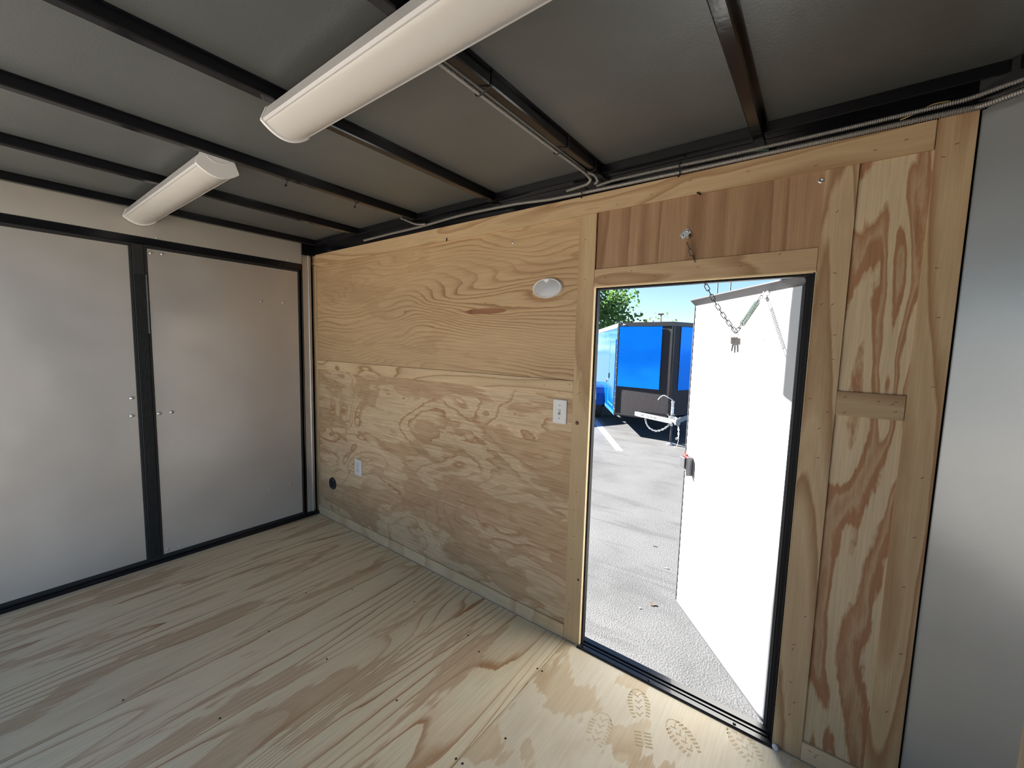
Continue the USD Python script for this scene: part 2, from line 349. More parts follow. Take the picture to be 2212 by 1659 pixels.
# plywood battens over the panel joints
STP = {}
SX = [(1.597, 1.311), (1.546, 1.29), (1.92, 1.300), (2.132, 1.295), (2.255, 1.29), (2.344, 1.262), (2.399, 1.304), (1.0, 1.29), (.6, 1.30), (.3, 1.28), (1.25, 1.27)]
SL = [(2.448, 1.581), (2.448, 1.441), (2.455, 1.386), (2.446, 1.262), (2.458, 1.268), (2.461, .78), (2.452, .689), (2.455, .554), (2.448, .432), (2.447, .195), (2.448, .171), (2.46, 1.8), (2.45, 1.98)]
SR = [(3.379, 1.751), (3.381, 1.648), (3.352, 1.65), (3.395, 1.547), (3.396, 1.466), (3.377, 1.227), (3.382, 1.125), (3.345, 1.328), (3.395, 1.286), (3.39, .545), (3.365, .426), (3.363, .407), (3.366, .28), (3.382, .207), (3.372, .154), (3.37, 1.95)]
SB = [(3.438, 1.342), (3.522, 1.335), (3.556, 1.33), (3.563, 1.338), (3.564, 1.307), (3.44, 1.29)]
SF = [(3.619, 1.746), (3.642, 1.392), (3.642, 1.11), (3.641, .918), (3.642, .528), (3.626, .316), (3.63, 2.096), (3.605, 2.065), (3.63, .75), (3.635, 1.6)]
ST = [(x, 2.13 + .02 * math.sin(x * 9)) for x in (.2, .7, 1.1, 1.6, 2.0, 2.3, 2.6, 2.75, 2.9, 3.1, 3.3, 3.45, 3.52)]
SD = [(2.56, 1.80), (2.68, 1.82), (2.78, 1.79), (2.95, 1.81), (3.1, 1.80), (3.22, 1.83)]
def staples(pts, y, seed):
    r = np.random.default_rng(seed); out = []
    for x, z in pts:
        a = r.uniform(-.9, .3); b = box(-.0045, .0045, -.0005, .0003, -.0009, .0009)
        M = np.eye(4); M[0, 0], M[0, 2], M[2, 0], M[2, 2] = math.cos(a), math.sin(a), -math.sin(a), math.cos(a); M[:3, 3] = (x, y, z); out.append(xf(b, M))
    return cat_(*out)
TY = -.008
def batten(x0, x1, z0, z1, ax, seed, label, light=(214, 184, 138), dark=(180, 140, 94), st=None, k=5, name="trim", along=.7, across=4.5, style="soft", y1=.0, ty=TY):
    m = wood("batten_wood_%d" % seed, ax, seed, s2l(*light), s2l(*dark), along=along, across=across, k=k, warp=.6, style=style, blotch=.14, fiber=.12)
    t = thing(name, label, "trim board", kind="structure")
    obj("board", box(x0, x1, ty, y1, z0, z1, .0008), m, t)
    if st: obj("staples", staples(st, ty, seed), STAPLE, t, kind="stuff")
    return t
batten(.018, 2.4195, 1.248, 1.321, "x", 101, "plywood batten across the wall between upper and lower panels", (222, 190, 142), (178, 136, 88), SX, k=9, style="pine", name="trim_1")
batten(-.035, .0175, 0, 2.0985, "z", 102, "narrow wooden corner batten beside the rear door post", (206, 178, 136), (176, 142, 100), None, k=7, along=.4, across=9, name="trim_2", style="fine")
batten(-.055, 3.583, 2.091, 2.176, "x", 103, "long plywood batten along the top of the wall under the cables", (214, 182, 134), (180, 140, 92), ST, k=8, name="trim_3")
batten(2.420, 2.506, 0, 2.0905, "z", 104, "wooden stile with a knot left of the door opening", (216, 184, 134), (186, 146, 96), SL, k=4, name="trim_4", along=.35)
batten(2.507, 3.3285, 1.764, 1.840, "x", 105, "plywood batten across the top of the door opening", (206, 172, 128), (170, 130, 88), SD, k=6, name="trim_5")
batten(3.3295, 3.416, 0, 2.0905, "z", 106, "wooden stile on the hinge side of the door", (216, 186, 142), (172, 130, 86), SR, k=9, name="trim_6", along=.5)
batten(3.4165, 3.585, 1.280, 1.360, "x", 107, "short plywood block across the striped panel", (202, 174, 132), (168, 130, 88), SB, k=6, name="trim_7", ty=-.009)
batten(3.586, 3.668, 0, 2.178, "z", 108, "wide plywood board at the right end of the wall", (212, 182, 136), (174, 128, 82), SF, k=7, name="trim_8", along=.6, ty=-.006)
batten(.0005, 2.4195, 0, .074, "x", 109, "low plywood skirting board along the floor left of the door", (236, 208, 162), (214, 178, 130), None, k=3, name="baseboard_back", along=3.2, across=1.2, ty=-.010)
batten(3.4165, 3.585, 0, .074, "x", 110, "short plywood skirting board right of the door", (226, 202, 162), (202, 168, 126), [(3.441, .053), (3.46, .05), (3.455, .04)], k=3, name="baseboard_right", along=3.2, across=1.2, ty=-.010)
# knots in the left stile
def knot(x, z, r):
    return lathe([(0, .0002), (r * .4, .0003), (r * .62, .0006), (r, .0004), (r, -.001)], (x, TY, z), (0, -1, 0), 18)
_t4 = stage.GetPrimAtPath("/World/trim_4")
obj("knot", knot(2.449, 1.121, .010), plain("knot_wood", s2l(112, 66, 40), .6), _t4, True)
obj("knot", knot(2.449, 1.124, .0045), plain("knot_core", s2l(60, 34, 24), .6), _t4, True)
obj("knot", knot(2.490, .341, .0055), plain("knot_core", s2l(60, 34, 24), .6), _t4, True)
# caulk bead where skirting meets the floor
obj("trim_9", cat_(cyl((.0, -.010, .001), (2.49, -.0095, .001), .0035, 8), cyl((3.335, -.009, .001), (3.66, -.009, .001), .0035, 8)), plain("caulk", s2l(150, 138, 124), .6),
    label="thin grey caulk line between the plywood wall and floor", cat="caulk line", kind="structure")
obj("trim_10", lathe([(0, 0), (.010, .001), (.012, .008), (.006, .016), (0, .017)], (3.338, -.012, .0), (.2, -.6, 1), 12), plain("caulk_blob", (.7, .7, .7), .4), smooth=True,
    label="small whitish caulk blob at the right end of the door sill", cat="caulk", kind="structure")

# ------------------------------------------------------------------ entry door: frame and open leaf
JAMB = plain("jamb_black", (.008, .008, .010), .55, spec=.25)
d1 = thing("door_1", "open white entry door swung outward on the right jamb", "door", kind="structure")
obj("jamb", box(XD0 + .001, XD0 + .009, .0115, YO + .006, .0, HD - .001, .001), JAMB, d1)
obj("jamb", cat_(box(XD1 - .008, XD1 - .001, -.004, YO + .004, .0, HD - .001, .001), box(XD1 - .020, XD1 - .008, .012, .022, .02, HD - .01, .001), box(XD1 - .028, XD1 - .008, .034, .050, .02, HD - .01, .001)), JAMB, d1)
obj("head", box(XD0 + .012, XD1 - .008, .0115, YO + .006, HD - .010, HD - .001, .001), JAMB, d1)
edge = cat_(box(XD0 - .0022, XD0 + .0015, TY - .0006, .0125, 0, HD + .003), box(XD0, XD1, TY - .0006, .0125, HD - .0015, HD + .0042), box(XD1 - .001, XD1 + .001, TY - .0006, .0, 0, HD))
obj("plywood_edge", edge, PLYEDGE, d1, label="pale cut edge of the plywood around the opening")
sill = prism([(-.024, -.004), (-.024, .004), (-.018, .008), (.004, .008), (.005, .004), (.010, .004), (.011, .010), (.020, .010), (.021, .004), (.030, .004), (.031, .012), (.060, .012), (.060, -.02), (-.0, -.02), (-.0, -.004)], "x", XD0 - .004, XD1 + .006)
obj("sill", sill, plain("sill_black", (.014, .014, .016), .28, coat=.4, bump=(80, .0003, 2)), d1)
for x in (2.533, 2.86, 3.20):
    obj("sill_screw", lathe([(0, .004), (.003, .004), (.006, .002), (.006, 0)], (x, -.008, .008), (0, 0, 1), 12), BLK, d1, True)
# leaf frame: origin on the hinge line, l along the leaf, nrm towards the room side
HG = np.array([3.312, .058, 0.0]); lv = np.array([-.530, .635, 0.0]); lv /= np.linalg.norm(lv); nv = np.array([-lv[1], lv[0], 0.0])
ML = frame(HG, lv, nv, (0, 0, 1))      # local x along leaf, local y towards viewer, z up
LW, LZ0, LZ1, LT = .826, .004, 1.762, .036
leaf = obj("door_leaf", xf(box(.012, LW - .006, -LT, 0, LZ0 + .006, LZ1 - .03, .001), ML), DOORW, d1, label="white inner face of the open door leaf")
top = prism([(-LT - .004, LZ1 - .034), (.0, LZ1 - .034), (.030, LZ1 - .006), (.030, LZ1), (-LT - .004, LZ1)], "x", .0, LW)
obj("top_rail", xf(top, ML), TRIMGREY, leaf)
obj("edge_strip", xf(box(LW - .006, LW + .001, -LT - .004, .004, LZ0, LZ1 - .034, .001), ML), TRIMGREY, leaf)
obj("bottom_strip", xf(box(.012, LW + .001, -LT - .004, .004, LZ0 - .004, LZ0 + .007, .001), ML), TRIMGREY, leaf)
obj("hinge_seal", xf(cat_(box(-.004, .020, -LT - .002, .006, LZ0, LZ1 - .034, .004), cyl((.022, .004, LZ0), (.022, .004, LZ1 - .034), .005, 10)), ML), plain("seal_rubber", (.05, .05, .055), .55), leaf)
for z in (.15, .88, 1.60):
    obj("hinge_knuckle", cyl((3.322, .066, z - .05), (3.322, .066, z + .05), .008, 12), BLK, leaf)
# dents pressed into the skin: shallow domed ridges
def dent(u, z, w, h, s=1):
    pts = [(u + w * (t - .5), .0005, z - h * (1 - (2 * t - 1) ** 2) * s) for t in np.linspace(0, 1, 14)]
    return xf(sweep(pts, [.0016 * math.sin(math.pi * min(max(t, .04), .96)) + .0001 for t in np.linspace(0, 1, 14)], 6), ML)
for u, z, w, h in ((.24, 1.548, .085, .018), (.262, 1.395, .065, .004), (.262, 1.365, .09, .02), (.275, 1.40, .05, -.006), (.255, 1.382, .07, .008)):
    obj("dent", dent(u, z, w, h), DOORW, leaf, True)
# flush latch with red lever
lt = obj("latch", xf(cat_(box(.733, .742, 0, .034, .788, .892, .003), box(.742, .815, 0, .004, .788, .892, .002), box(.742, .812, .004, .012, .797, .806, .002)), ML), plain("latch_grey", (.10, .10, .11), .4, metallic=.3), d1, label="grey latch frame with a red lever")
obj("paddle", xf(box(.757, .775, .003, .016, .812, .880, .002), ML), BLKS, lt)
obj("bolt_housing", xf(cat_(box(.776, .830, .002, .028, .820, .878, .003), box(.826, .838, .006, .020, .832, .862, .002)), ML), plain("latch_cast", (.085, .085, .095), .45, metallic=.3), lt)
obj("red_lever", xf(cat_(box(.748, .790, .010, .022, .879, .889, .003), cyl((.790, .016, .884), (.812, .016, .900), .008, 12)), ML), RED, lt, label="red lock lever")

# door check chain: wall bracket, links, spring, door bracket
def stadium(L, Wd, wire, n=20):
    a = np.linspace(0, 2 * np.pi, n, endpoint=False); h = (L - Wd) / 2
    p = np.stack([np.cos(a) * Wd / 2 + np.sign(np.cos(a)) * h, np.sin(a) * Wd / 2, 0 * a], 1)
    return sweep(p, wire, 6, closed=True)
def along(mesh, a, b, roll):
    a, b = np.asarray(a), np.asarray(b); X = (b - a) / np.linalg.norm(b - a)
    Y = np.cross([0, 0, 1.0] if abs(X[2]) < .95 else [1.0, 0, 0], X); Y /= np.linalg.norm(Y); Z = np.cross(X, Y)
    c, s = math.cos(roll), math.sin(roll)
    return xf(mesh, frame((a + b) / 2, X, c * Y + s * Z, -s * Y + c * Z))
ch = thing("door_chain", "zinc check chain with spring between wall bracket and door", "chain")
A0 = np.array([2.908, -.028, 1.905]); P0 = np.array([3.083, .103, 1.562]); K0 = HG + lv * .232 + nv * .022 + np.array([0, 0, 1.712])
def sag(a, b, s, n):
    t = np.linspace(0, 1, n)[:, None]; q = a + (b - a) * t; q[:, 2] -= (s * 4 * t * (1 - t))[:, 0]; return q
path1 = sag(A0, P0, .030, 19); link = stadium(.029, .0130, .0015)
CHZ = plain("chain_zinc", (.10, .10, .10), .5, metallic=.5)
for i in range(18):
    a, b = path1[i], path1[i + 1]
    obj("link", along(link, a, b, .5 + (i % 2) * math.pi / 2), CHZ, ch, True)
path2 = sag(P0, K0, .008, 9)
for i in (0, 1, 7):
    obj("link", along(stadium(.029 if i < 7 else .036, .0130, .0015), path2[i], path2[i + 1], .4 + (i % 2) * math.pi / 2), CHZ, ch, True)
s0, s1 = path2[2], path2[7]; ax = (s1 - s0); Ls = np.linalg.norm(ax); ax = ax / Ls
u_ = np.cross(ax, [0, 0, 1.0]); u_ /= np.linalg.norm(u_); w_ = np.cross(ax, u_)
T = np.linspace(0, 1, 24 * 12)
coil = np.array([s0 + ax * (t * Ls) + .0098 * (math.cos(t * 24 * 2 * math.pi) * u_ + math.sin(t * 24 * 2 * math.pi) * w_) for t in T])
obj("spring", sweep(coil, .0013, 5), plain("spring_green_zinc", (.05, .11, .085), .45, metallic=.5), ch, True, label="greenish coil spring")
for s in (-1, 1):
    obj("spring_rod", sweep([s0 - ax * .004 + u_ * s * .0042, s1 + ax * .004 + u_ * s * .0042], .0012, 6), CHZ, ch)
def bracket(name, origin, X, Y, Z):
    M = frame(origin, X, Y, Z)     # local z out of the surface, x along the two screws
    g = obj(name, xf(cat_(box(-.020, .020, -.013, .013, 0, .003, .001), box(-.007, .007, -.024, -.012, 0, .020, .002), cyl((0, -.018, .012), (0, -.026, .012), .006, 12)), M), ZINC, ch)
    for s in (-1, 1):
        obj("bracket_screw", xf(lathe([(0, .0055), (.003, .0055), (.0052, .004), (.0052, .003)], (s * .012, .002, 0), (0, 0, 1), 12), M), ZINC, g, True)
_a = math.radians(40)
bracket("wall_bracket", np.array([2.893, 0, 1.946]), (math.cos(_a), 0, math.sin(_a)), (-math.sin(_a), 0, math.cos(_a)), (0, -1, 0))
bracket("door_bracket", HG + lv * .232 + np.array([0, 0, 1.728]), -lv, np.array([0, 0, 1.0]), nv)
# keys on the chain
kb = thing("key_ring", "bunch of keys with tags hanging from the door chain", "keys")
PR = P0 + np.array([0, 0, -.012])
ringp = np.array([[PR[0] + .011 * math.cos(a) * .7, PR[1] + .011 * math.cos(a) * .7, PR[2] + .011 * math.sin(a)] for a in np.linspace(0, 2 * math.pi, 24)[:-1]])
obj("split_ring", sweep(ringp, .0011, 6, closed=True), ZINC, kb, True)
def key(dx, tilt, L):
    blade = np.array([(-.0035, 0), (.0035, 0), (.0035, -.012), (.0025, -.014), (.0035, -.018), (.002, -.021), (.003, -.025), (0, -.030), (-.0035, -.027)]) * [1, L]
    bow = cat_(prism(blade, "y", -.0009, .0009), lathe([(.004, -.001), (.0105, -.001), (.0105, .001), (.004, .001)], (0, 0, .008), (0, 1, 0), 16))
    R = trimesh.transformations.rotation_matrix(tilt, [.5, 1, 0]); M = frame(PR + np.array([dx * .75, dx * .66, -.036]), (.75, .66, 0), (-.66, .75, 0), (0, 0, 1)) @ R
    return xf(bow, M)
for dx, tl, L in ((-.008, .10, 1.05), (.0, -.04, 1.25), (.010, -.12, 1.2)):
    obj("key", key(dx, tl, L), ZINC, kb)
for dx, dz, h in ((-.010, -.024, .028), (.004, -.026, .032), (.015, -.027, .026)):
    c = PR + np.array([dx * .75, dx * .66 - .004, dz]); M = frame(c, (.75, .66, 0), (-.66, .75, 0), (0, 0, 1))
    obj("key_tag", xf(box(-.008, .008, -.002, .002, -h / 2, h / 2, .002), M), plain("tag_grey", (.40, .38, .36), .5), kb)

# ------------------------------------------------------------------ left wall: rear double doors
wl = thing("wall_left", "rear end wall of the trailer around the double doors", "wall", kind="structure")
obj("header_panel", box(-.012, 0, -W - .01, -.112, 2.086, 2.262, .001), HEADER, wl, label="beige metal header panel above the rear doors")
for y, z in ((-1.005, 2.096), (-.217, 2.102), (-1.80, 2.10)):
    obj("rivet", lathe([(0, .003), (.003, .0025), (.005, 0)], (0, y, z), (1, 0, 0), 12), ZINC, wl, True)
obj("corner_post", cat_(box(-.05, -.006, -.108, -.034, .028, 2.163, .003), box(-.05, .004, -.062, -.054, .028, 2.163, .002)), ALU, wl, label="bright metal corner post")
obj("corner_block", box(-.06, .01, -.112, .0, 2.164, 2.235, .002), BLK, wl)
obj("top_rail", box(-.03, .004, -W - .01, -.112, 2.040, 2.0855, .003), BLK, wl)
obj("sill_rail", cat_(box(-.03, .012, -W - .01, .0, -.002, .022, .003), box(-.03, .005, -W - .01, -.03, .022, .036, .003)), BLK, wl)
obj("side_rail", cat_(box(-.03, .004, -.118, -.108, .03, 2.0855, .002)), BLK, wl)
obj("back_fill", box(-.07, -.052, -W - .02, .02, -.05, 2.3), SKIN, wl)
def bolt(y, z, x=.004, r=.0115):
    return lathe([(0, .007), (.003, .007), (.0055, .005), (.006, .0025), (r * .75, .0022), (r, .0012), (r, 0)], (x, y, z), (1, 0, 0), 18)
def rear_leaf(n, y0, y1, label, bolts, smalls):
    t = thing(n, label, "door", kind="structure")
    obj("panel", box(-.03, .003, y0, y1, .052, 2.022, .001), REAR, t)
    g = .016
    obj("gasket", cat_(box(-.03, .006, y0 - g, y1 + g, 2.020, 2.042, .003), box(-.03, .006, y0 - g, y1 + g, .032, .055, .003), box(-.03, .006, y1 - .001, y1 + g, .05, 2.03, .003), box(-.03, .006, y0 - g, y0 + .001, .05, 2.03, .003)), RUB, t)
    for y, z in bolts: obj("bolt", bolt(y, z), ZINC, t, True)
    for y, z in smalls: obj("small_bolt", bolt(y, z, r=.008), ZINC, t, True)
    return t
rear_leaf("door_2", -1.058, -.168 + .02, "right rear door leaf of plain metal next to the plywood wall",
          [(-1.040, .993), (-.977, .994)], [(-1.040, 1.996), (-.985, 2.000), (-.418, 1.763), (-.263, 1.770), (-.400, .313), (-.242, .313), (-1.036, .079), (-.972, .076)])
rear_leaf("door_3", -W + .05, -1.143, "left rear door leaf of plain metal cut by the photo's left edge", [(-1.166, 1.102), (-1.171, .993)], [(-1.95, 1.76), (-1.95, .32)])
mull = thing("trim_11", "black ribbed rubber seal between the two rear doors", "door seal", kind="structure")
obj("seal_strip", box(-.03, .009, -1.1275, -1.073, .034, 2.040, .003), RUB, mull)
for k in range(8):
    obj("rib", box(.009, .0125, -1.1255 + k * .0068, -1.1255 + k * .0068 + .0035, .05, 1.86, .001), RUB, mull)
obj("retainer", box(.006, .011, -1.0725, -1.064, 1.50, 1.86, .001), plain("retainer_grey", (.12, .12, .13), .4), mull)

# ------------------------------------------------------------------ ceiling
ce = thing("ceiling", "grey metal roof with black steel bows across it", "ceiling", kind="structure")
obj("roof_sheet", box(-.06, XF + .1, -W - .05, YO, ZR, ZR + .02), ROOF, ce)
BX = [.075, .685, 1.303, 1.918, 2.524, 3.128, 3.74, 4.35]
for x in BX:
    r_ = .019
    obj("bow", cat_(box(x - r_, x + r_, -W, 0, ZB, ZR, .004), box(x + r_ - .001, x + r_ + .010, -W, 0, ZR - .004, ZR - .0005)), BLK, ce)
obj("side_beam", cat_(box(-.05, XN + .06, -.004, .0125, 2.1765, ZR, .003), box(-.05, XN + .06, -.055, -.004, 2.236, ZR, .003)), BLK, ce)
obj("side_beam", box(-.05, XF, -W - .02, -W + .05, 2.18, ZR, .003), BLK, ce)

# ------------------------------------------------------------------ right wall: the nose
wr = thing("wall_right", "satin grey metal nose wall at the right edge", "wall", kind="structure")
MN = frame((XN, 0, 0), (NX, NY, 0), (-NY, NX, 0), (0, 0, 1))      # local x along the nose wall, +y outside
LN = 1.34
obj("panel", xf(box(.002, LN, .004, .02, -.02, 2.18, .0), MN), NOSE, wr)
obj("nose_beam", xf(cat_(box(.0, LN, -.028, .02, 2.19, ZR, .003)), MN), BLK, wr)
obj("plywood_strip", xf(box(.235, .56, -.009, .004, .0, .86, .001), MN), wood("nose_ply", "z", 55, s2l(214, 188, 150), s2l(182, 146, 104), along=.6, across=5, k=5, style="soft"), wr, label="plywood strip standing at the frame's right edge")
obj("outer_skin", xf(box(.0, LN, .021, .06, -.12, 2.40), MN), SKIN, wr)
MN2 = frame((XN, -W, 0), (NX, -NY, 0), (NY, NX, 0), (0, 0, 1))
obj("far_panel", xf(box(0, LN, -.06, -.004, -.02, 2.30), MN2), NOSE, wr)
obj("front_panel", box(XN + LN * NX - .01, XN + LN * NX + .05, -W + .6, -.6, -.05, 2.30), NOSE, wr)

# front side wall behind the camera, with a serving hatch open to the daylight
wf = thing("wall_front", "side wall behind the camera with an open serving hatch", "wall", kind="structure")
HX0, HX1, HZ0, HZ1 = .06, 3.05, .05, 2.17
WPB = wood("ply_opposite", "x", 61, s2l(210, 176, 126), s2l(170, 128, 80), along=.85, across=4.2, k=20, warp=.6, style="fine")
for a, b, c, d in ((-.05, HX0, 0, 2.18), (HX1, XN, 0, 2.18), (HX0, HX1, 0, HZ0), (HX0, HX1, HZ1, 2.18)):
    obj("plywood_panel", box(a, b, -W - .012, -W, c, d), WPB, wf)
    obj("outer_skin", box(a, b, -W - .055, -W - .0125, c - .12 * (c == 0), d + .2 * (d == 2.18)), SKIN, wf)
exec_later = []

# ------------------------------------------------------------------ lights and electrics
def wrap_light(x0, x1, yc, label):
    t = thing("ceiling_light", label, "light fixture", group="wraparound ceiling lights")
    zt, zm = ZB - .001, ZB - .044
    hous = [(yc - .058, zt), (yc - .074, zm), (yc - .068, zm - .006), (yc + .068, zm - .006), (yc + .074, zm), (yc + .058, zt)]
    obj("housing", prism(hous, "x", x0 + .006, x1 - .006), WHITE_ENAMEL, t)
    a = np.linspace(-1, 1, 19)
    arc = [(yc + .064 * s, zm - .004 - .026 * (1 - s * s) - .0015) for s in a]
    lens = arc + [(yc + .066, zm - .002), (yc - .066, zm - .002)]
    obj("lens", prism(lens, "x", x0 + .006, x1 - .006), LENS, t, 35)
    arc2 = [(yc + .077 * s, zm - .004 - .034 * (1 - s * s)) for s in a]
    cap = [(yc - .077, zm + .002), (yc - .061, zt)] + [(yc + .061, zt), (yc + .077, zm + .002)] + arc2[::-1]
    for xa, xb, s in ((x0, x0 + .010, -1), (x1 - .010, x1, 1)):
        c = obj("end_cap", prism(cap, "x", xa, xb), WHITE, t)
        xr = xb if s > 0 else xa
        rel = [(xr + .001 * s, yc + .040 * math.cos(q), zt - .002 - .020 * math.sin(q)) for q in np.linspace(0.05, math.pi - .05, 15)]
        obj("cap_relief", sweep(rel, .0016, 6), WHITE, c, True)
    return t
wrap_light(.012, 1.300, -1.085, "white wraparound ceiling light, the farther one by the rear doors")
wrap_light(1.868, 3.140, -1.072, "white wraparound ceiling light, the nearer one cut by the photo's top edge")

dm = thing("dome_light", "white oval dome light on the upper plywood left of the door", "light")
def ovalm(rx, rz, prof, cx, cz):
    m = lathe(prof, (0, 0, 0), (0, -1, 0), 40); v = m.vertices.copy()
    v[:, 0] *= rx; v[:, 2] *= rz; v[:, 0] += cx; v[:, 2] += cz
    return trimesh.Trimesh(v, m.faces, process=False)
obj("base", ovalm(.086, .049, [(1.0, 0), (1.0, .006), (.97, .013), (.93, .017), (.89, .0165), (.86, .012), (0, .012)], 2.254, 1.772), WHITE, dm, 40)
obj("diffuser", ovalm(.086, .049, [(.88, .0125), (.8, .0155), (.6, .018), (.3, .0195), (0, .020)], 2.254, 1.771), plain("diffuser_grey", (.50, .50, .51), .35), dm, True)
obj("switch_button", cat_(box(2.240, 2.268, -.022, -.014, 1.808, 1.817, .002), prism([(2.232, 1.814), (2.276, 1.814), (2.258, 1.797), (2.250, 1.797)], "y", -.020, -.010)), WHITE, dm)

sw = thing("light_switch", "white toggle switch plate beside the door stile", "switch")
obj("plate", box(2.309, 2.387, -.007, 0, 1.104, 1.224, .003), WHITE, sw)
obj("toggle", cat_(box(2.342, 2.353, -.009, -.006, 1.150, 1.176, .001), xf(box(-.004, .004, -.014, 0, -.004, .004, .001), trimesh.transformations.compose_matrix(angles=(.6, 0, 0), translate=(2.3475, -.006, 1.158)))), plain("toggle_ivory", (.62, .61, .56), .4), sw)
for z in (1.130, 1.196):
    obj("screw", lathe([(0, .0085), (.0025, .0085), (.0032, .007)], (2.348, 0, z), (0, -1, 0), 10), plain("slot_screw", (.30, .30, .28), .4, metallic=.5), sw)
ot = thing("power_outlet", "white outlet plate low on the lower plywood panel", "outlet")
obj("plate", box(.545, .634, -.006, 0, .460, .584, .003), WHITE, ot)
obj("receptacle", box(.572, .607, -.009, -.005, .484, .560, .002), plain("receptacle_white", (.70, .69, .72), .4), ot)
for z in (.502, .542):
    obj("slots", cat_(box(.581, .5835, -.0094, -.0085, z - .006, z + .006), box(.5955, .598, -.0094, -.0085, z - .005, z + .005), cyl((.5895, -.0094, z - .010), (.5895, -.0085, z - .010), .0022, 8)), plain("slot_grey", (.30, .29, .32), .5), ot)
ip = thing("cable_inlet", "round black inlet cover low on the plywood near the corner", "inlet cover")
obj("cover", lathe([(.050, 0), (.050, .004), (.047, .008), (.028, .010), (.026, .007), (0, .007)], (.218, 0, .311), (0, -1, 0), 32), RUB, ip, 40)
for x, z in ((.238, .346), (.233, .276)):
    obj("screw", lathe([(0, .0115), (.003, .011), (.0042, .008)], (x, 0, z), (0, -1, 0), 10), ZINC, ip, True)
obj("pull_tab", box(.166, .182, -.011, -.006, .312, .317, .001), plain("tab_grey", (.35, .32, .26), .5), ip)

# flexible conduits along the top of the wall and up the bow
def conduit(pts, r, label, pitch=.0052):
    q = spline(pts, pitch / 4); k = np.arange(len(q))
    rad = r * (1 + .13 * np.where(k % 4 < 2, 1, -1))
    t = thing("flexible_conduit", label, "conduit")
    obj("tube", sweep(q, rad, 7), FLEX, t, 50)
    return t
N3 = lambda s, off, z: (XN + NX * s - NY * 0 - off * math.sin(AX_N), NY * s - off * math.cos(AX_N), z)
conduit([(.72, -.022, 2.196), (.98, -.022, 2.200), (1.315, -.020, 2.203), (1.69, -.020, 2.214), (2.018, -.020, 2.208), (2.297, -.020, 2.190), (2.534, -.020, 2.186), (2.739, -.020, 2.184), (2.92, -.020, 2.182), (3.135, -.020, 2.181), (3.342, -.020, 2.180), (3.556, -.020, 2.181), (3.65, -.020, 2.180)] + [N3(s, .022, 2.178) for s in (.06, .2, .5)], .0075,
        "ribbed metal conduit running along the whole top of the plywood wall")
conduit([(2.51, -.030, 2.200), (2.60, -.036, 2.204), (2.80, -.036, 2.203), (3.0, -.034, 2.200), (3.3, -.032, 2.199), (3.62, -.034, 2.201)] + [N3(s, .034, 2.204) for s in (.06, .25, .5)], .0060,
        "thinner upper conduit running above the main one to the nose")
conduit([(2.497, -1.02, 2.226), (2.496, -.80, 2.226), (2.496, -.45, 2.226), (2.500, -.25, 2.225), (2.503, -.13, 2.222), (2.500, -.075, 2.216), (2.47, -.050, 2.208), (2.42, -.042, 2.207), (2.36, -.036, 2.206)], .0062,
        "conduit along the ceiling bow curving down to the wall top")
conduit([(2.512, -.125, 2.224), (2.527, -.082, 2.220), (2.526, -.058, 2.210), (2.507, -.045, 2.204)], .0058,
        "short curled conduit stub beside the bow end")
conduit([(1.284, -.14, 2.228), (1.288, -.085, 2.222), (1.31, -.050, 2.212), (1.38, -.036, 2.206)], .0055,
        "short conduit bending off a bow near the rear corner")
def tie(pts, label):
    t = thing("cable_tie", label, "cable tie")
    obj("strap", sweep(pts, .0022, 5), RUB, t)
    obj("head", box(*(np.repeat(pts[-1], 2) + np.array([-.004, .004] * 3)), .001), RUB, t)
    return t
for y, lab in ((-.800, "black cable tie around bow and conduit near the ceiling light"), (-.352, "black cable tie around bow and conduit midway along the bow"), (-.118, "black cable tie around the bow end by the wall")):
    tie([(2.545, y, ZR - .004), (2.546, y, ZB - .001), (2.53, y, ZB - .004), (2.50, y, ZB - .014), (2.487, y, ZB - .012), (2.484, y + .001, ZB - .004)], lab)
for (x, y, lab) in ((1.292, -.44, "cable tie tail hanging from a bow, left of the wall"), (1.292, -.80, "cable tie tail hanging from a bow beside the far light")):
    tie([(x + .02, y, ZR - .01), (x + .02, y, ZB - .002), (x - .012, y, ZB - .003), (x - .018, y, ZB - .016), (x - .016, y - .003, ZB - .02)], lab)
for x, lab in ((2.44, "black tie bundling the conduits just left of the bow end"), (2.866, "black tie on the conduits above the door")):
    tie([(x, -.006, 2.215), (x, -.045, 2.212), (x, -.046, 2.186), (x, -.03, 2.174), (x - .004, -.034, 2.165)], lab)
tg = thing("ground_wire", "thin green wire tucked behind the conduits above the door", "wire")
obj("strand", sweep(spline([(2.88, -.014, 2.206), (2.97, -.022, 2.209), (3.08, -.020, 2.203), (3.16, -.014, 2.195)], .01), .0018, 6), plain("green_wire", (.03, .16, .08), .4), tg)
ty_ = thing("loose_wire", "short yellowish wire loop above the right end of the conduit", "wire")
obj("strand", sweep(spline([(3.50, -.020, 2.192), (3.535, -.026, 2.200), (3.57, -.026, 2.213), (3.595, -.022, 2.214), (3.612, -.016, 2.208)], .006), .0018, 6), plain("yellow_wire", (.55, .45, .16), .4), ty_)

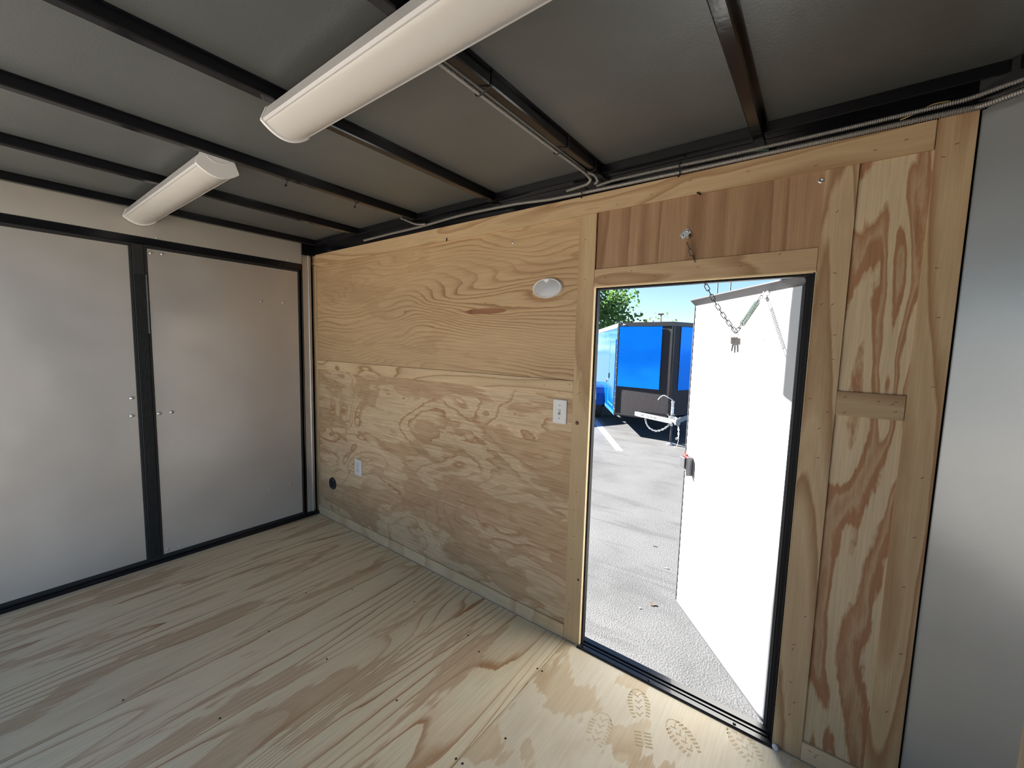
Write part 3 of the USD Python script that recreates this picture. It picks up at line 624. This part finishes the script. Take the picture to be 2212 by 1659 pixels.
# ------------------------------------------------------------------ outside: parking line, trailers, tree, poles
pl_ = prism([(-1.93 - .35, 9.14 + .53), (-1.78 - .35, 9.25 + .53), (.29, 6.17), (.17, 6.08)], "z", GZ, GZ + .003)
obj("parking_line", pl_, plain("line_paint", (.19, .19, .19), .8, bump=(90, .002, 3)), label="worn white parking line on the asphalt", cat="parking line", kind="structure")
for i, (x, y, s) in enumerate(((2.41, 1.50, .030), (2.35, 1.39, .012), (2.10, 2.52, .020), (2.33, 2.15, .018))):
    a = np.linspace(0, 2 * np.pi, 12)[:-1]; r = s * (1 + .3 * np.sin(3 * a + i))
    pts = np.stack([r * np.cos(a), .6 * r * np.sin(a)], 1)
    lf = prism(pts, "z", 0, .003); v = lf.vertices.copy(); v[:, 2] += 6 * v[:, 0] ** 2 + .002; lf = trimesh.Trimesh(v + [x, y, GZ], lf.faces, process=False)
    obj("dry_leaf", lf, plain("dry_leaf_%d" % (i % 2), [(.10, .07, .05), (.30, .29, .27)][i % 2], .7),
        label=["dark crumpled leaf on the asphalt nearest the door leaf", "tiny pale scrap beside the crumpled leaf on the asphalt", "small brown scrap in the middle of the asphalt", "small pale scrap left of the door leaf on the asphalt"][i], cat="litter")

DIAM = usdkit.material(stage, LK + "diamond_plate_black", {
    "g": ("geometry", {}), "ma": ("mapping", {"rotation": (0, .8, 0), "scale": (1, 1, 1)}), "w": ("wave_texture", {"scale": 16.0, "bands_direction": "x"}),
    "mb": ("mapping", {"rotation": (0, -.8, 0)}), "w2": ("wave_texture", {"scale": 16.0, "bands_direction": "x"}),
    "m": ("math", {"math_type": "multiply"}), "b": ("bump", {"strength": .6, "distance": .01}),
    "p": ("principled_bsdf", {"base_color": (.026, .025, .030), "roughness": .55, "specular_ior_level": .2})},
    [("g.position", "ma.vector"), ("g.position", "mb.vector"), ("ma.vector", "w.vector"), ("mb.vector", "w2.vector"), ("w.fac", "m.value1"), ("w2.fac", "m.value2"), ("m.value", "b.height"), ("b.normal", "p.normal")], surface="p.BSDF")
def paint(name, c, met, rough, bumpd):
    return usdkit.material(stage, LK + name, {"g": ("geometry", {}), "n": ("noise_texture", {"scale": 1.3, "detail": 1.0}), "b": ("bump", {"strength": 1.0, "distance": bumpd}),
        "p": ("principled_bsdf", {"base_color": c, "metallic": met, "roughness": rough, "specular_ior_level": .12})},
        [("g.position", "n.vector"), ("n.fac", "b.height"), ("b.normal", "p.normal")], surface="p.BSDF")
BLUE = paint("trailer_blue", (.002, .17, .78), .65, .14, .010)
BLUE2 = BLUE
TWHITE = paint("trailer_silver", (.15, .155, .16), .0, .3, .008)
TRIMB = plain("trailer_trim_dark", (.05, .05, .055), .35, metallic=.4)
GALV = plain("galvanised_tongue", (.20, .205, .21), .5, metallic=.3, bump=(60, .002, 3))
RIM = plain("wheel_rim_white", (.72, .72, .72), .35)
TYRE = plain("tyre_rubber", (.018, .018, .018), .75)

def cargo_trailer(O, f, label, body, detail=True):
    f = np.array([*f, 0.0]); f /= np.linalg.norm(f); e = np.array([-f[1], f[0], 0.0])
    M = frame((O[0], O[1], GZ), f, e, (0, 0, 1))
    P = lambda m: xf(m, M)
    t = thing("cargo_trailer", label, "trailer")
    Z0, Z1, H, L, NX_, = .47, 2.70, 1.08, 4.9, .76
    obj("body", P(box(-L, -.002, -H, H, Z0, Z1 - .09, .01)), body, t)
    obj("roof", P(cat_(box(-L, .0, -H - .004, H + .004, Z1 - .09, Z1, .02), prism([(0, -H), (NX_, 0), (0, H)], "z", Z1 - .09, Z1))), TRIMB if detail else TWHITE, t, label="dark roof edge trim" if detail else None)
    nose = prism([(-.01, -H + .004), (.0, -H + .004), (NX_ - .01, 0), (0, H - .004), (-.01, H - .004)], "z", Z0, Z1 - .08)
    obj("nose_plate", P(nose), DIAM if detail else body, t, label="black diamond plate nose" if detail else None)
    vl = math.hypot(NX_, H)
    for s in (-1, 1):
        X = np.array([NX_, -s * H, 0]) / vl; X3 = np.array([X[0], X[1], 0]); Nn = np.array([H, s * NX_, 0]) / vl
        MF = M @ frame((0, s * H, 0), X3, Nn * 1.0, (0, 0, 1))
        F = lambda m: xf(m, MF)
        if detail:
            obj("nose_panel", F(box(.035, 1.07, .0, .006, 1.165, 2.60, .002)), BLUE2, t, label="glossy blue upper nose panel")
            obj("corner_trim", F(box(-.02, .022, -.02, .008, Z0, Z1 - .085, .004)), plain("corner_trim_grey", (.10, .10, .11), .35, metallic=.4), t)
            obj("bottom_rail", F(box(.0, .72, .0, .008, Z0 - .01, Z0 + .035, .003)), BLKS, t)
            obj("tongue_cover", F(cat_(box(.68, .72, .0, .010, Z0, .62), box(.68, vl, .0, .010, .59, .625))), BLKS, t)
            for k in range(14):
                obj("rivet", F(lathe([(0, .004), (.005, .003), (.008, 0)], (.002, .008, .60 + k * .145), (0, 1, 0), 8)), ZINC, t)
            if s < 0:
                obj("marker_label", F(cat_(box(.12, .15, .0, .010, 2.635, 2.665, .002), box(.155, .165, .0, .010, 2.64, 2.66, .002), box(.175, .185, .0, .010, 2.637, 2.662, .002))), WHITE, t, label="small white marker label on the roof trim")
    if detail:
        obj("nose_cap", P(cyl((NX_ - .012, 0, Z0), (NX_ - .012, 0, Z1 - .09), .035, 20)), BLK, t, True)
    # side trim, door, fender and wheels
    for s in (-1, 1):
        yo = s * H
        obj("roof_trim", P(box(-L, 0, yo - .012, yo + .012, Z1 - .13, Z1 - .02, .004)), plain("roof_trim_alloy", (.45, .45, .46), .35, metallic=.6), t)
        obj("side_rail", P(box(-L, 0, yo - .01, yo + .01, Z0 - .03, Z0 + .05, .003)), plain("side_rail_blue", (.01, .10, .35), .4) if detail else ALU, t)
        fz = [(-1.72 - .05, Z0 - .02), (-1.85, .78), (-2.0, .93), (-2.3, .97), (-3.6, .97), (-3.9, .93), (-4.05, .78), (-4.13, Z0 - .02), (-4.06, Z0 - .02), (-3.98, .74), (-3.85, .88), (-3.6, .92), (-2.3, .92), (-2.05, .88), (-1.92, .74), (-1.84, Z0 - .02)]
        a0, a1 = (yo - .01, yo + .24) if s > 0 else (yo - .24, yo + .01)
        obj("fender", P(prism(fz, "y", a0, a1)), plain("fender_dark_blue", (.015, .05, .14), .35, metallic=.5) if detail else ALU, t)
        for xw in (-2.4, -3.45):
            c0 = (xw, yo + s * .02, .345); Y = np.array([0, s, 0])
            wh = obj("wheel", P(lathe([(.21, .0), (.29, -.01), (.335, .01), (.345, .05), (.345, .13), (.335, .17), (.29, .19), (.21, .185)], c0, Y, 32)), TYRE, t, 30)
            obj("rim", P(lathe([(.215, .02), (.215, .18), (.195, .185), (.18, .15), (.10, .12), (.06, .16), (.05, .19), (0, .19)], c0, Y, 28)), RIM, wh, 30)
    obj("axle", P(cat_(cyl((-2.4, -1.05, .345), (-2.4, 1.05, .345), .04, 10), cyl((-3.45, -1.05, .345), (-3.45, 1.05, .345), .04, 10))), BLKS, t)
    if detail:
        yo = -H
        sd = obj("side_door", P(box(-1.12, -.24, yo - .010, yo - .001, .66, 2.26, .002)), body, t)
        obj("door_frame", P(cat_(box(-1.16, -1.12, yo - .014, yo, .62, 2.30, .003), box(-.24, -.20, yo - .014, yo, .62, 2.30, .003), box(-1.16, -.20, yo - .014, yo, 2.26, 2.30, .003), box(-1.16, -.20, yo - .014, yo, .62, .66, .003))), plain("door_frame_dark", (.02, .10, .25), .4), sd)
        obj("door_latch", P(box(-1.10, -1.05, yo - .03, yo - .008, 1.28, 1.42, .005)), BLKS, sd)
        obj("fuel_vent", P(lathe([(0, .01), (.05, .01), (.06, .0)], (-1.55, yo, 1.18), (0, -1, 0), 16)), BLKS, t)
        obj("corner_reflector", P(box(-.06, -.02, yo - .014, yo, .56, .66, .003)), plain("amber_reflector", (.75, .25, .05), .3), t)
        # tongue, coupler, jack, chains
        for s in (-1, 1):
            a, b = np.array([.0, s * .82, .545]), np.array([1.20, s * .03, .545]); d = (b - a) / np.linalg.norm(b - a); nn = np.array([-d[1], d[0], 0])
            Mr = M @ frame(a, d, nn, (0, 0, 1)); LL = np.linalg.norm(b - a)
            rl = obj("tongue_rail", xf(cat_(box(0, LL, -.022, .022, -.055, .055, .005)), Mr), GALV, t)
            if s < 0:
                for k in range(4):
                    obj("stencil_label", xf(box(.52 + k * .125, .62 + k * .125, -.0245, -.0215, -.034, .034), Mr), WHITE, rl, label="white stencilled label plate")
                    for q in range(3):
                        obj("stencil_mark", xf(box(.53 + k * .125 + q * .03, .548 + k * .125 + q * .03, -.0255, -.0243, -.024 + .012 * ((k + q) % 2), .02), Mr), BLKS, rl)
        obj("coupler", P(cat_(box(1.10, 1.42, -.05, .05, .53, .60, .012), lathe([(0, .09), (.045, .08), (.06, .04), (.06, -.03), (.05, -.05)], (1.40, 0, .56), (0, 0, 1), 18))), GALV, t, 40)
        obj("coupler_latch", P(cat_(box(1.24, 1.40, -.012, .012, .62, .66, .005), cyl((1.22, -.03, .62), (1.22, .03, .62), .022, 12))), ZINC, t)
        jk = obj("tongue_jack", P(cat_(cyl((1.02, 0, .42), (1.02, 0, .93), .030, 18), cyl((1.02, 0, .60), (1.02, 0, .63), .075, 24), cyl((1.02, 0, .93), (1.02, 0, .97), .036, 18))), ZINC, t, 40, label="silver tongue jack standing on its foot")
        obj("jack_leg", P(cyl((1.02, 0, .06), (1.02, 0, .46), .024, 16)), TRIMB, jk, 40)
        obj("jack_foot", P(lathe([(0, 0), (.085, 0), (.09, .012), (.05, .03), (.026, .06)], (1.02, 0, .0), (0, 0, 1), 20)), ZINC, jk, 40)
        cr = [(1.02, 0, .96), (1.03, -.03, 1.00), (1.00, -.09, 1.035), (.92, -.17, 1.075), (.90, -.20, 1.06), (.88, -.28, .96)]
        obj("jack_crank", P(sweep(spline(cr, .012), .013, 8)), ZINC, jk, True)
        obj("jack_label", P(cyl((1.02, 0, .70), (1.02, 0, .84), .0315, 18)), WHITE, jk, True)
        obj("wire_loop", P(sweep([(1.05 + .09 * math.cos(q), -.02 + .09 * math.sin(q), .67 + .01 * math.sin(2 * q)) for q in np.linspace(0, 2 * math.pi, 26)[:-1]], .008, 6, closed=True)), BLKS, t)
        for pts in ([(.62, -.47, .48), (.72, -.42, .32), (.86, -.30, .26), (.98, -.16, .33), (1.08, -.06, .47)], [(1.30, .05, .50), (1.34, .06, .36), (1.36, .05, .24), (1.33, .02, .20)]):
            q = spline(pts, .042); sc = obj("safety_chain", P(along(stadium(.062, .034, .0055, 16), q[0], q[1], 0)), ZINC, t, True)
            for i in range(1, len(q) - 1):
                obj("link", P(along(stadium(.062, .034, .0055, 16), q[i], q[i + 1], (i % 2) * 1.57)), ZINC, sc, True)
        obj("breakaway_cable", P(sweep(spline([(1.36, .05, .46), (1.40, .05, .25), (1.39, .02, .05), (1.36, -.02, .02)], .03), .006, 6)), WHITE, t)
    return t
cargo_trailer((.30, 8.32), (.53, -.85), "blue cargo trailer with black diamond plate V nose seen through the door", BLUE)
cargo_trailer((-6.0, 8.45), (.53, -.85), "silver grey cargo trailer parked left of the blue one, hidden by the plywood wall", TWHITE, detail=False)

# folded awning case on the outside of this trailer, above and left of the door (its shadow falls on the door leaf)
aw = thing("awning_case", "folded awning case on the outer wall left of the door", "awning")
obj("case", box(1.69, 2.45, YO, .098, 2.30, 2.62, .008), plain("awning_grey", (.3, .3, .3), .5), aw)
for x in (1.68, 2.44):
    obj("end_bracket", box(x, x + .018, YO, .096, 2.32, 2.60, .003), BLKS, aw)

# tree beyond the blue trailer
def tree(cx, cy, cz, rad, n, label, seed=3):
    r = np.random.default_rng(seed); t = thing("tree", label, "tree")
    bark = plain("bark", (.06, .05, .04), .9, bump=(30, .01, 3))
    obj("trunk", sweep(spline([(cx, cy, GZ), (cx + .05, cy, 1.2), (cx - .05, cy + .1, 2.6), (cx + .05, cy, cz)], .2), np.linspace(.16, .07, len(spline([(cx, cy, GZ), (cx + .05, cy, 1.2), (cx - .05, cy + .1, 2.6), (cx + .05, cy, cz)], .2))), 10), bark, t, True)
    tips = []
    for i in range(34):
        a = r.uniform(0, 2 * np.pi); el = r.uniform(-.75, 1.1); R = rad * r.uniform(.70, 1.0)
        tip = np.array([cx + R * math.cos(a) * math.cos(el), cy + R * math.sin(a) * math.cos(el), cz + R * math.sin(el) * 1.05])
        base = np.array([cx, cy, cz - rad * .55 + r.uniform(0, rad * .9)]); mid = (base + tip) / 2 + r.normal(0, .12, 3)
        q = spline([base, mid, tip], .15); obj("branch", sweep(q, np.linspace(.035, .008, len(q)), 6), bark, t, True); tips += [q[int(k)] for k in np.linspace(len(q) * .35, len(q) - 1, 5)]
    tips = np.array(tips); V, Fc = [], []
    lp = np.array([(0, 0, 0), (.3, .5, .05), (.55, .36, .0), (.72, .52, .03), (1, 0, -.12), (.72, -.52, .03), (.55, -.36, .0), (.3, -.5, .05)])
    lf = np.array([(0, 1, 2), (0, 2, 4), (2, 3, 4), (0, 4, 6), (4, 5, 6), (0, 6, 7)])
    for i in range(n):
        c = tips[r.integers(len(tips))] + r.normal(0, .26, 3); s = r.uniform(.09, .16)
        R = trimesh.transformations.random_rotation_matrix(r.random(3))[:3, :3]
        V.append(c + (lp * s) @ R.T); Fc.append(lf + 8 * i)
    leafm = usdkit.material(stage, LK + "tree_leaf_%d" % seed, {"g": ("geometry", {}), "r": ("rgb_ramp", {"ramp": [(0, (.10, .20, .045)), (.5, (.20, .34, .075)), (1, (.42, .52, .12))]}),
        "d": ("diffuse_bsdf", {}), "tr": ("translucent_bsdf", {}), "gl": ("glossy_bsdf", {"color": (.5, .5, .5), "roughness": .35}), "m": ("mix_closure", {"fac": .5}), "m2": ("mix_closure", {"fac": .07})},
        [("g.random_per_island", "r.fac"), ("r.color", "d.color"), ("r.color", "tr.color"), ("d.BSDF", "m.closure1"), ("tr.BSDF", "m.closure2"), ("m.closure", "m2.closure1"), ("gl.BSDF", "m2.closure2")], surface="m2.closure")
    obj("foliage", trimesh.Trimesh(np.vstack(V), np.vstack(Fc), process=False), leafm, t, kind="stuff")
tree(-4.70, 14.6, 3.10, 2.6, 5600, "leafy green tree rising behind the blue trailer")
tree(-6.7, 28.8, 1.9, 1.8, 1500, "small distant tree whose top just clears the blue trailer roof", seed=9)

def pole(x, y, h, r, label, head):
    t = thing("lamp_post" if head else "flag_pole", label, "pole")
    obj("shaft", cyl((x, y, GZ), (x, y, h), r, 12, r * .8), plain("pole_grey", (.16, .15, .15), .5, metallic=.4), t, True)
    if head: obj("lamp_head", cat_(box(x - .45, x + .35, y - .2, y + .2, h, h + .22, .05), cyl((x, y, h - .1), (x, y, h), .12, 10)), plain("lamp_head_brown", (.12, .08, .07), .5), t)
    else: obj("cap", lathe([(0, .16), (.08, .12), (.10, .05), (.08, 0)], (x, y, h), (0, 0, 1), 10), plain("pole_grey", (.2, .2, .2), .5), t)
pole(-15.95, 59.8, 6.5, .10, "distant lamp post just above the blue trailer roof", True)
pole(-6.41, 48.26, 16.0, .075, "tall thin pole against the sky, left of the pair above the door leaf", False)
pole(-5.28, 49.11, 16.0, .075, "tall thin pole against the sky, right of the pair above the door leaf", False)
